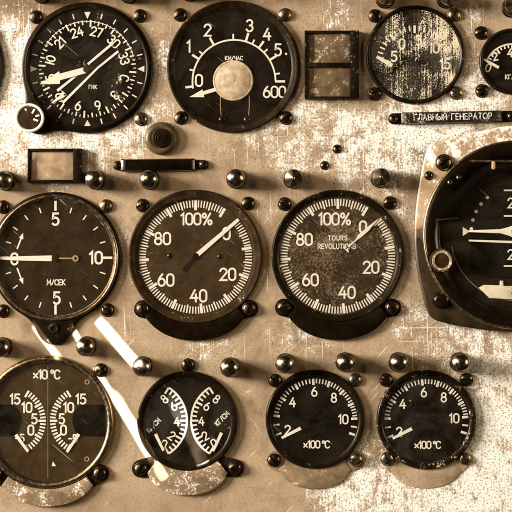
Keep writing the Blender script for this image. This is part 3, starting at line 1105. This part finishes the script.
g.marks(th)
for s, x, y in (('5', 394, 56.5), ('0', 401.8, 44), ('5', 418.5, 40.5), ('10', 434, 48), ('15', 445, 64)):
    g.num(s, x, y, 9.5, 0, .19, .18)
g.needle((392, 66), (376.5, 56.8), 4.2, 3.0)
g.needle((391, 62.5), (381, 59), 1.6, 1.6, name='second_pointer', hp=g.hp - .1)
g.hub(414.5, 64, 4, 'black_clean')

# ================================================================== GAUGE: small cropped one
g = Gauge('pressure_gauge', 'small black dial with 0 2 4 scale, cut by the right edge', 512, 61.7, 33, 28.5, 'black', 'dial_black', 'glass', 3.8)
cx, cy = g.loc(512, 72)


def pg(bm):
    ribbon(bm, [ray(cx, cy, a, 27.8) for a in range(-68, 69, 4)], 1.6, g.h)
    for k in range(17):
        a = -68 + 136 * k / 16
        tick(bm, cx, cy, a, 22 if k % 4 == 0 else 24, 28, 2.0 if k % 4 == 0 else 1.5, g.h)


g.marks(pg)
for s, x, y, r in (('0', 488, 68, 20), ('2', 495, 56.5, -10), ('4', 510, 53, 0), ('6', 526, 56.5, 10), ('8', 536, 68, 0)):
    g.num(s, x, y, 7.6, r, .18)
g.num('КГ/СМ', 513, 77, 4.2, 0, .2, .25, 'lettering')
g.needle((498.5, 67.8), (481.5, 58.4), 3.0, 2.0)
g.hub(512, 72, 3, 'black_clean')

# gauge whose rim just enters at the left edge
g = Gauge('side_gauge', 'dial almost wholly out of view, its black rim at the left edge', -61.5, 66, 65.5, 59, 'black', 'dial_black', 'glass', 4.2)
g.marks(lambda bm: [tick(bm, 0, 0, k * 15, 50, 56, 1.6, g.h) for k in range(24)])
g.needle((-61.5, 66), (-30, 40), 3, 2)
g.hub(-61.5, 66, 4, 'black_clean')

# ================================================================== GAUGE: M/CEK variometer
g = Gauge('variometer_gauge', 'brown M/CEK climb dial with white needle on 0 and lug below', 55.6, 257.7, 63.6, 58, 'ring_metal', 'dial_brown', 'glass', 5.4, style='chamfer')
bm = bmesh.new()
ol = smooth_union_outline([(0, 0, 65.6), (-1, 71, 16)], 20)
p1 = inset(ol, .6); p2 = inset(ol, 1.6)
ring = [(62.0 * math.cos(2 * PI * i / len(ol)), 62.0 * math.sin(2 * PI * i / len(ol))) for i in range(len(ol))]
loft(bm, [[(x, y, 0) for x, y in ol], [(x, y, 2.4) for x, y in ol], [(x, y, 3.2) for x, y in p1], [(x, y, 3.6) for x, y in p2], [(x, y, 3.6) for x, y in ring]], False, False)
hs = obj('housing', bm, M['black'], g.root)
bm = bmesh.new()
lathe(bm, [(5.2, 3.6), (5.2, 4.4), (4.4, 4.8), (3.2, 4.8), (2.6, 3.9), (0, 3.8)], -1.2, 70.5, 32)
obj('lug_screw', bm, M['brown_dark'], hs)


def vario(bm):
    for k in range(20):
        a = k * 18
        if k % 5 == 0:
            tick(bm, 0, 0, a, 47, 56.8, 2.4, g.h)
        else:
            tick(bm, 0, 0, a, 46.8, 52.4, 1.25, g.h)
    for y0, y1 in ((249, 238.5), (268, 278.5)):
        a = Vector(g.loc(17.2, y0)); b = Vector(g.loc(21.2, y1)); d = (b - a).normalized(); n = Vector((-d.y, d.x))
        ribbon(bm, [a, b], 1.5, g.h, False, False)
        poly_face(bm, [tuple(b + n * 2.4), tuple(b + d * 6), tuple(b - n * 2.4)], g.h + .1)


g.marks(vario)
g.num('5', 55.6, 219.2, 11.4, 0, .18)
g.num('5', 56.8, 298, 11.4, 0, .18)
g.num('10', 96, 257.7, 11.6, 0, .18, .22)
g.num('0', 14.6, 258.9, 11, 0, .18)
g.num('М/СЕК', 56.3, 282.3, 5.2, 0, .19, .2, 'lettering')
pt = g.pointer([(52, 255.4), (14, 256.4), (-1.5, 257.4), (-1.5, 259.2), (14, 260.4), (52, 261.2)])
ct = g.needle((54, 258.2), (75, 258.4), 1.6, 1.4, mat='print_dim', name='tail', hp=g.hp - .1)
bm = bmesh.new()
lathe(bm, [(3.2, g.hp - .1), (3.2, g.hp + .3), (1.6, g.hp + .3), (1.6, g.hp - .1)], *g.loc(75.5, 258.4), 24)
obj('tail_ring', bm, M['print_dim'], g.root)
g.hub(55.4, 258.2, 3.6, 'brown', .6)

# ================================================================== GAUGES: percent tachometers
def percent(g, cx, cy, ro=56.6, r1=49.6, r5=46.8):
    def f(bm):
        lx, ly = g.loc(cx, cy)
        for k in range(111):
            a = 49.4 + 3.106 * k - .0
            if k % 10 == 0:
                tick(bm, lx, ly, a, r5, ro, 2.7, g.h)
            elif k % 5 == 0:
                tick(bm, lx, ly, a, r5 + 1.4, ro, 1.5, g.h)
            else:
                tick(bm, lx, ly, a, r1, ro, 1.25, g.h)
    g.marks(f)


g = Gauge('tachometer_gauge', 'brown 100% dial without wording, one thick white needle near 0', 195.3, 256.7, 67, 58, 'brown', 'dial_warm', 'glass', 4.2, style='wide')
percent(g, 195.6, 257.0)
for s, x, y in (('0', 226.5, 233.6), ('20', 227.8, 274.3), ('40', 198.6, 295.8), ('60', 166, 280), ('80', 162.6, 238.6)):
    g.num(s, x, y, 11.6, 0, .165, .19)
g.num('100%', 196.6, 219, 11.2, 0, .165, .17)
g.needle((195.6, 256.2), (238.6, 219.4), 4.8, 3.2, hp=g.hp)
g.needle((195.6, 256.4), (183, 271), 2.2, 4.0, mat='brown_dark', name='tail')
g.hub(195.6, 256.2, 3.2, 'black_clean', .8)
for x, y in ((169.8, 255.8), (219.8, 256.6)):
    o = bpy.data.objects.new('dial_screw', SCR_S); COL.objects.link(o); o.parent = g.root
    o.scale = (.6, .4, .6); o.location = L(*g.loc(x, y), .7)

g = Gauge('tachometer_gauge', 'mottled 100% dial lettered TOURS REVOLUTIONS under the figures', 337.6, 256, 66.2, 59, 'black', 'dial_mottled', 'glass_dusty', 4.2, style='wide')
percent(g, 337.8, 256.2, 57.4, 50.4, 47.4)
for s, x, y in (('0', 363, 227), ('20', 371, 267.2), ('40', 347, 292.4), ('60', 310.4, 279.8), ('80', 304.4, 239.4)):
    g.num(s, x, y, 11.4, 0, .165, .19)
g.num('100%', 334.7, 219, 11.4, 0, .165, .17)
g.num('TOURS', 337.6, 238, 4.4, 0, .19, .34, 'lettering')
g.num('REVOLUTIONS', 336.8, 246.3, 4.6, 0, .19, .24, 'lettering')
g.pointer([(345.2, 248.4), (356, 239.0), (357.6, 235.2), (365, 229), (378.6, 218.2), (368.3, 231), (361, 237.2), (357, 240.0), (346.0, 249.4)])
g.pointer([(342.5, 247), (348.5, 246.8), (348.2, 252.8)], name='tail')

# ================================================================== GAUGE: x10 C twin
def twin_ticks(bm, lx, ly, R0, R1, side, n, a_half, maj, wmaj, wmin, h, arcw=0):
    for k in range(n + 1):
        a = 90 * side + (-a_half + 2 * a_half * k / n)
        m = k % maj == 0
        tick(bm, lx, ly, a, R0 - (1.8 if m else 0), R1, wmaj if m else wmin, h)
    if arcw:
        ribbon(bm, [ray(lx, ly, 90 * side + a_half * (-1 + 2 * k / 30), R1) for k in range(31)], arcw, h, False, False)


g = Gauge('twin_temperature_gauge', 'large brown x10 degree C dial with two mirrored scales and metal rim', 47.6, 422, 66.6, 59.6, 'ring_metal', 'dial_warm', 'glass', 5.0, style='tube')


def tw(bm):
    for c, sd in ((11, 1), (85, -1)):
        lx, ly = g.loc(c, 420.7)
        twin_ticks(bm, lx, ly, 29.4, 35, sd, 20, 59, 5, 2.2, 1.7, g.h)
    poly_face(bm, [g.loc(51.8, 466), g.loc(53, 461.2), g.loc(56.2, 466)], g.h)


g.marks(tw)
bm = bmesh.new(); ribbon(bm, [g.loc(48, 366), g.loc(48, 478)], .45, g.HD + .08); obj('seam_line', bm, M['print_dim'], g.dial, smooth=False, recalc=False)
for s, x, y in (('15', 15.2, 399), ('10', 27, 407.4), ('5', 34.5, 418.8), ('0', 31, 430), ('-5', 20, 438.2), ('15', 81, 399), ('10', 68.7, 407.4), ('5', 61.9, 418.8), ('0', 63.6, 430), ('-5', 73, 438.6)):
    g.num(s, x, y, 9.4 if '-' not in s else 7.6, 0, .185, .19)
g.num('x10', 40.5, 374.4, 8.6, 0, .18, .14, 'lettering')
g.num('oC', 55.4, 374.4, 8.6, 0, .18, .14, 'lettering')
g.blob([(-10, 404.5)] + [(10 + 12 * math.cos(math.radians(a)) * 1.0, 420.5 + 16 * math.sin(math.radians(a))) for a in range(-90, 91, 10)] + [(-10, 436.5)], name='dark_mask')
g.blob([(105.5, 404.5)] + [(85 - 12.5 * math.cos(math.radians(a)), 420.5 + 16 * math.sin(math.radians(a))) for a in range(-90, 91, 10)] + [(105.5, 436.5)], name='dark_mask')
g.needle((16, 434.5), (28.4, 451.5), 3.4, 2.4)
g.needle((79, 433.8), (67.2, 452), 3.4, 2.4)
for x, y in ((87.5, 382), (87, 459)):
    bm = bmesh.new(); lathe(bm, [(2.6, .75), (2.4, 1.0), (1.8, 1.0), (1.5, .75)], *g.loc(x, y), 20); obj('stud_ring', bm, M['print_dim'], g.dial)

# ================================================================== GAUGE: small twin pressure
g = Gauge('twin_pressure_gauge', 'small black dial with two mirrored 0 to 8 scales, in the sunlight streak', 187.5, 421, 50.2, 43.2, 'black', 'dial_black', 'glass_film', 4.6, style='flat')


def tp(bm):
    for c, sd in ((148.2, 1), (230, -1)):
        lx, ly = g.loc(c, 420.5)
        twin_ticks(bm, lx, ly, 33.4, 38.8, sd, 16, 58, 4, 2.0, 1.7, g.h, 1.9)


g.marks(tp)
for s, x, y, r in (('8', 164.4, 399, -40), ('6', 173.8, 406.3, -30), ('4', 177, 421.6, 0), ('2', 171.8, 435.6, 35), ('0', 163.8, 444, 30),
                   ('8', 216.6, 399, 35), ('6', 207, 406.3, 25), ('4', 201.6, 421.2, 0), ('2', 205.2, 435.8, -30), ('0', 214, 443.2, -30)):
    g.num(s, x, y, 8.0, r, .17)
g.num('КГ/СМ', 153.6, 425.2, 4.6, -45, .22, .22, 'lettering')
g.num('КГ/СМ', 222, 418.4, 4.6, -45, .22, .22, 'lettering')
g.needle((155.6, 433.8), (163.6, 450.5), 3.2, 2.4)
g.needle((221.6, 432.5), (213, 451), 3.2, 2.4)
for c in (149, 229):
    g.hub(c, 424, 4, 'black_clean')

# ================================================================== GAUGES: x100 C pair
for gx, gy, R, rot, lab in ((315, 419, 49.5, 0, 'black x100 degree C dial, the left one of the pair at the bottom'),
                            (426, 419.5, 49.7, -3, 'black x100 degree C dial, the right one of the pair beside whitened paint')):
    g = Gauge('exhaust_temperature_gauge', lab, gx, gy, R, 43.2, 'black' if rot == 0 else 'black_chipped', 'dial_black', 'glass' if rot == 0 else 'glass_film', 4.4, group='x100 degree exhaust dials')
    cx, cy = .3, 1.6

    def eg(bm):
        maj = [277, 304, 331, 357, 380, 403, 425.5, 447]
        for i, a in enumerate(maj):
            tick(bm, cx, cy, a + rot, 35.8, 42, 2.4, g.h)
            if i < len(maj) - 1:
                for q in range(1, 5):
                    tick(bm, cx, cy, a + (maj[i + 1] - a) * q / 5 + rot, 37.4, 42, 1.35, g.h)
        for a, w in ((250, 2.0), (264, 1.7), (459, 1.7), (470, 2.4)):
            tick(bm, cx, cy, a + rot, 36, 42, w, g.h)
    g.marks(eg)
    for s, a, r in (('2', 251.5, 29.2), ('4', 309, 29.2), ('6', 358, 29), ('8', 399, 29.5), ('10', 447 - 0, 28)):
        px, py = ray(cx, cy, a + rot, r)
        g.num(s, gx + px, gy + py, 8.8, 0, .17, .2)
    g.num('x100', gx - 3.2, gy + 25.3, 7.0, 0, .19, .14, 'lettering')
    g.num('oC', gx + 10.8, gy + 25.3, 7.0, 0, .19, .12, 'lettering')
    bm = bmesh.new()
    lathe(bm, [(16.8, .75), (16.8, 1.7), (16.2, 2.0), (0, 2.1)], cx, cy - .5, 56)
    obj('centre_cap', bm, M['dial_blackest'], g.root)
    g.needle((gx - 14, gy + 8.8), (gx - 33.5, gy + 18.8), 3.4, 2.4)

# ================================================================== ATTITUDE INDICATOR
AX, AY = 516, 235
t = thing('attitude_indicator', 'large attitude indicator with square flange and white horizon bar, at the right edge', 'gauge', AX, AY)
half = [(516, 126.2), (496, 128), (470.6, 133.6), (452, 137), (437.4, 140.5), (428.5, 147), (423.6, 159), (419, 182), (415.4, 208), (414, 232), (415, 255), (418.6, 278), (422.6, 296), (426.4, 310), (431.5, 317.6), (440, 321.6), (463, 326.6), (490, 330), (516, 331)]
mir = [(2 * AX - x, y) for x, y in half[1:-1]][::-1]
outl = catmull([(x - AX, y - AY) for x, y in half + mir], 5)
bm = bmesh.new()
p1 = inset(outl, 1.0); p2 = inset(outl, 2.2)
ringn = len(outl)
circ = []
for x, y in outl:
    a = math.atan2(y, x); circ.append((86 * math.cos(a), 86 * math.sin(a)))
loft(bm, [[(x, y, 0) for x, y in outl], [(x, y, 4.6) for x, y in outl], [(x, y, 5.7) for x, y in p1], [(x, y, 6.2) for x, y in p2], [(x, y, 6.2) for x, y in circ]], False, False)
bm.normal_update()
# flange paint: pale and flaked at the upper corner, shade painted in dark brown below
mf, nt = new_mat('flange_paint_with_shade')
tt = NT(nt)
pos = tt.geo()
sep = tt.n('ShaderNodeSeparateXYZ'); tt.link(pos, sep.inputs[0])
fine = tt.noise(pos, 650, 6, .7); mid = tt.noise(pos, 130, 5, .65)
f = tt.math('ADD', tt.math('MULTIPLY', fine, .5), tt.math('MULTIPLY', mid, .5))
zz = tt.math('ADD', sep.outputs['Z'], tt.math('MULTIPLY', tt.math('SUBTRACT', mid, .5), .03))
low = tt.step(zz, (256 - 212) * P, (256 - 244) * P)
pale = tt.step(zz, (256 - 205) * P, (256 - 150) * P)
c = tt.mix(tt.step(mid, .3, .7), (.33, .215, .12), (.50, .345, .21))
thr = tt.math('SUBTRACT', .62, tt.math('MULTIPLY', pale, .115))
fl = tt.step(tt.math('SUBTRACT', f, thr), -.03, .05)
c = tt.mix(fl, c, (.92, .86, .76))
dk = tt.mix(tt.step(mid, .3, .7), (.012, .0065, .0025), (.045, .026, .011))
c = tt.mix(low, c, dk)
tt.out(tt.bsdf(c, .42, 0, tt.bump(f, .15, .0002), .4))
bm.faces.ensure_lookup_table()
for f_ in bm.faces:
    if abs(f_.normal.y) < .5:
        f_.material_index = 1  # side walls blackened, standing in for their shade
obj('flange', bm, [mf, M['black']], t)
bm = bmesh.new()
lathe(bm, [(94.2, 6.1), (94.2, 8.6), (93.8, 9.8), (93.2, 10.4), (92.4, 10.6), (91.8, 10.4), (91.4, 9.9)], n=160)
obj('rim', bm, M['ring_metal'], t)
bm = bmesh.new()
lathe(bm, [(91.5, 9.8), (90.6, 10.4), (88, 10.6), (84, 10.2), (80, 8.6), (77.5, 6.4), (76.5, 4.0), (76, 1.2)], n=160)
obj('bezel', bm, M['black_clean'], t)
bm = bmesh.new()
lathe(bm, [(77, .3), (77, 1.3), (0, 1.3)], n=128)
dial = obj('dial', bm, M['dial_attitude'], t, smooth=False)


def al(x, y):
    return (x - AX, y - AY)


def aflat(pts, h, mat, name, parent=None, thick=None):
    bm = bmesh.new()
    if thick:
        q = [al(*p) for p in pts]
        plate(bm, q, h, h + thick, min(.4, thick * .4))
    else:
        poly_face(bm, [al(*p) for p in pts], h)
    return obj(name, bm, M[mat], parent or dial, smooth=bool(thick))


def mirp(pts):
    return [(2 * AX - x, y) for x, y in pts]


# dark window and its lower ball segment
win = [(469.5, 212), (474, 203), (482, 195), (494, 187), (AX, 182)]
aflat(win + mirp(win)[::-1][1:] + [(2 * AX - 469.5, 273), (2 * AX - 485, 277.5), (AX, 279.5), (485, 277.5), (469.5, 273)], 1.42, 'dial_blackest', 'horizon_window')
# black hood band around the top and the block at the left
hood_o = [(435.5, 193), (440, 188.5), (449, 190.5), (456, 192), (463, 185), (474, 177), (492, 170), (AX, 166)]
hood_i = [(AX, 171.5), (497, 174.5), (484, 180), (471, 190), (462, 201), (457.5, 211), (450, 217), (432.5, 218.5)]
for f_ in (lambda q: q, mirp):
    aflat(f_(hood_o + hood_i), 9.3 - 2.6, 'dial_blackest', 'hood', t, thick=4.6)
aflat([(434, 219.5), (457, 217.5), (457, 219), (434, 221.2)], 6.8, 'brown', 'hood_edge', t, thick=3.0)
for f_ in (lambda q: q, mirp):
    aflat(f_([(468, 160.6), (512.5, 160.6), (512.5, 163), (468, 163)]), 9.4, 'ring_metal', 'top_rail', t, thick=1.6)
aflat(rrect(491.5, 166, 3.6, 8.4, 1.7, 6), 11.4, 'tan', 'top_peg', t, thick=1.6)
for x, y in ((457.5, 178), (448.8, 183)):
    bm = bmesh.new(); lathe(bm, [(2.4, 9.5), (2.4, 11.2), (1.6, 12), (0, 12.2)], *al(x, y), 20); obj('pin', bm, M['screw_pale'], t)
# dots, wings, scale
bm = bmesh.new()
for k in range(7):
    for s in (-1, 1):
        px, py = ray(0, -3, s * (40 + 11.5 * k), 45)
        if k < 5:
            poly_face(bm, disc_pts(px, py, 1.75, 14), 1.62)
obj('bank_dots', bm, M['print'], dial, smooth=False)
bm = bmesh.new()
for y, r in ((190.4, 7), (216, 7), (266, 9)):
    for s in (-1, 1):
        ribbon(bm, [(s * 1, y - AY), (s * 12.5, y - AY)], 1.6, 1.62, False, False)
for s in (-1, 1):
    poly_face(bm, [(s * 53.5, -8), (s * 53.5, 1), (s * 46.5, -3.5)], 1.62)
obj('scale_marks', bm, M['print'], dial, smooth=False)
for x, y in ((510, 203), (510, 254.5)):
    bm = bmesh.new(); text(bm, '20', *al(x + 4, y), 9.4, 1.62, .16, .2); obj('numeral', bm, M['print'], dial, smooth=False, recalc=False)
aflat([(468.5, 239.6), (AX, 241), (2 * AX - 468.5, 239.6), (2 * AX - 468.5, 241.4), (AX, 243.4), (468.5, 241.4)], 1.7, 'print', 'horizon_line', dial)
ab = aflat([(468.5, 230.4), (500, 229.2), (508, 227.2), (AX, 224), (2 * AX - 508, 227.2), (2 * AX - 500, 229.2), (2 * AX - 468.5, 230.4), (2 * AX - 468.5, 232.2), (2 * AX - 500, 233.4), (2 * AX - 508, 235.6), (AX, 239), (508, 235.6), (500, 233.4), (468.5, 232.2)], 2.6, 'pointer', 'aircraft_bar', t, thick=.8)
bm = bmesh.new(); lathe(bm, [(5, 1.6), (5, 3.8), (4, 4.2), (0, 4.2)], *al(516, 231.4), 28); obj('hub', bm, M['black_clean'], t)
# slip tube
aflat([(478.5, 287.5), (483.5, 284.8), (499.4, 285.4), (499.6, 280.6), (502.6, 280.6), (503, 285.8), (AX, 286), (2 * AX - 503, 285.8), (2 * AX - 502.6, 280.6), (2 * AX - 499.6, 280.6), (2 * AX - 499.4, 285.4), (2 * AX - 483.5, 284.8), (2 * AX - 478.5, 287.5), (2 * AX - 489, 298), (AX, 299.5), (489, 298)], 1.6, 'cream_bright', 'slip_tube', t, thick=2.2)
bm = bmesh.new(); lathe(bm, [(5.4, 3.6), (5.2, 5.4), (3.6, 6.8), (0, 7.2)], *al(516, 292.4), 32); obj('slip_ball', bm, M['black_clean'], t)
# small inner arc line
bm = bmesh.new(); ribbon(bm, [ray(0, 0, a, 65.5) for a in range(182, 262, 3)], .7, 1.5); obj('window_edge', bm, M['print_dim'], dial, smooth=False, recalc=False)
# knob
bm = bmesh.new()
prof = [(12.2, 6.0), (12.2, 12.5), (11.6, 13.4), (9.9, 13.6)]
n = 64
rings = []
for r, h in prof:
    rings.append([bm.verts.new(L(*(Vector(al(440.4, 260.6)) + Vector((math.cos(2 * PI * i / n), math.sin(2 * PI * i / n))) * (r - (.5 if i % 4 < 2 and r > 11 else 0))), h)) for i in range(n)])
for A, B in zip(rings, rings[1:]):
    for i in range(n):
        bm.faces.new((A[i], A[(i + 1) % n], B[(i + 1) % n], B[i]))
kb = obj('caging_knob', bm, M['brown'], t)
bm = bmesh.new(); lathe(bm, [(10, 13.5), (9.6, 14.2), (7.6, 14.2), (7.3, 13.3)], *al(440.4, 260.6), 48); obj('knob_ring', bm, M['pale'], kb)
bm = bmesh.new(); lathe(bm, [(7.5, 13.2), (6.5, 13.3), (0, 13.4)], *al(440.4, 260.6), 36); obj('knob_face', bm, M['brown'], kb)
# cover glass inside the bezel
bm = bmesh.new()
lathe(bm, [(0, 5.6), (50, 5.4), (77.4, 5.1), (77.4, 4.8), (50, 5.1), (0, 5.3)], n=96)
obj('glass', bm, M['glass'], t)

# ================================================================== CAMERA AND LIGHT
D = .95
cam = bpy.data.cameras.new('camera')
cam.sensor_width = 36
cam.lens = 36 * D / (512 * P)
cam.clip_start = .01
cam.clip_end = 50
co = bpy.data.objects.new('camera', cam)
COL.objects.link(co)
co.location = (0, -D, 0)
co.rotation_euler = (PI / 2, 0, 0)
SC.camera = co

w = bpy.data.worlds.new('World')
SC.world = w
w.use_nodes = True
bg = w.node_tree.nodes['Background']
bg.inputs[0].default_value = (1, .78, .48, 1)
bg.inputs[1].default_value = .022


def area(name, loc, target, energy, sx, sy=None, col=(1, .95, .86), spread=None, up=None):
    ld = bpy.data.lights.new(name, 'AREA')
    ld.energy = energy
    ld.color = col
    ld.shape = 'RECTANGLE'
    ld.size = sx
    ld.size_y = sy or sx
    if spread is not None:
        ld.spread = math.radians(spread)
    o = bpy.data.objects.new(name, ld)
    COL.objects.link(o)
    loc = Vector(loc); target = Vector(target)
    z = (loc - target).normalized()
    if up is None:
        up = Vector((0, 0, 1))
    y = (up - z * up.dot(z)).normalized()
    x = y.cross(z)
    o.matrix_world = Matrix(((x.x, y.x, z.x, loc.x), (x.y, y.y, z.y, loc.y), (x.z, y.z, z.z, loc.z), (0, 0, 0, 1)))
    return o


e, a = math.radians(18.5), math.radians(12)
d = 2.6
area('window_light', (-d * math.cos(e) * math.cos(a), -d * math.sin(e), d * math.cos(e) * math.sin(a)), (0.02, 0, 0), 215, .8, .8, (1, .965, .90))
area('side_fill_light', (-1.0, -1.25, .55), (0, 0, 0), 7, .45, .6, (1, .80, .56))  # added fill lamp, stands for no known window
area('far_window_light', (1.9, -.9, .25), (0, 0, 0), 14, .5, .6, (1, .84, .6))


def streak(name, p0, p1, width, energy, dirv, dist=.5):
    """a narrow beam of sunlight falling across the panel from p0 to p1"""
    a = W(*p0); b = W(*p1); mid = (a + b) / 2
    dv = Vector(dirv).normalized()          # from panel towards the lamp
    s = b - a
    s2 = s - dv * s.dot(dv)
    area(name, mid + dv * dist, mid, energy, width * P, s2.length, (1, .97, .9), .25, s2.normalized())


SUN = (-.35, -.75, .62)
streak('sunbeam', (98, 320), (153, 384), 9.5, .015, SUN)
streak('sunbeam', (73, 330), (150, 459), 5.0, .010, SUN)
streak('sunbeam', (114, 394), (167, 482), 9.0, .009, SUN)
streak('sunbeam', (172, 398), (206, 468), 12, .007, SUN)
streak('sunbeam', (34, 326), (62, 362), 5.5, .0045, SUN)

SC.view_settings.view_transform = 'Standard'
SC.view_settings.look = 'None'
SC.view_settings.exposure = 0.1
SC.view_settings.gamma = 1
SC.cycles.use_denoising = True
SC.cycles.max_bounces = 8
SC.cycles.transparent_max_bounces = 12
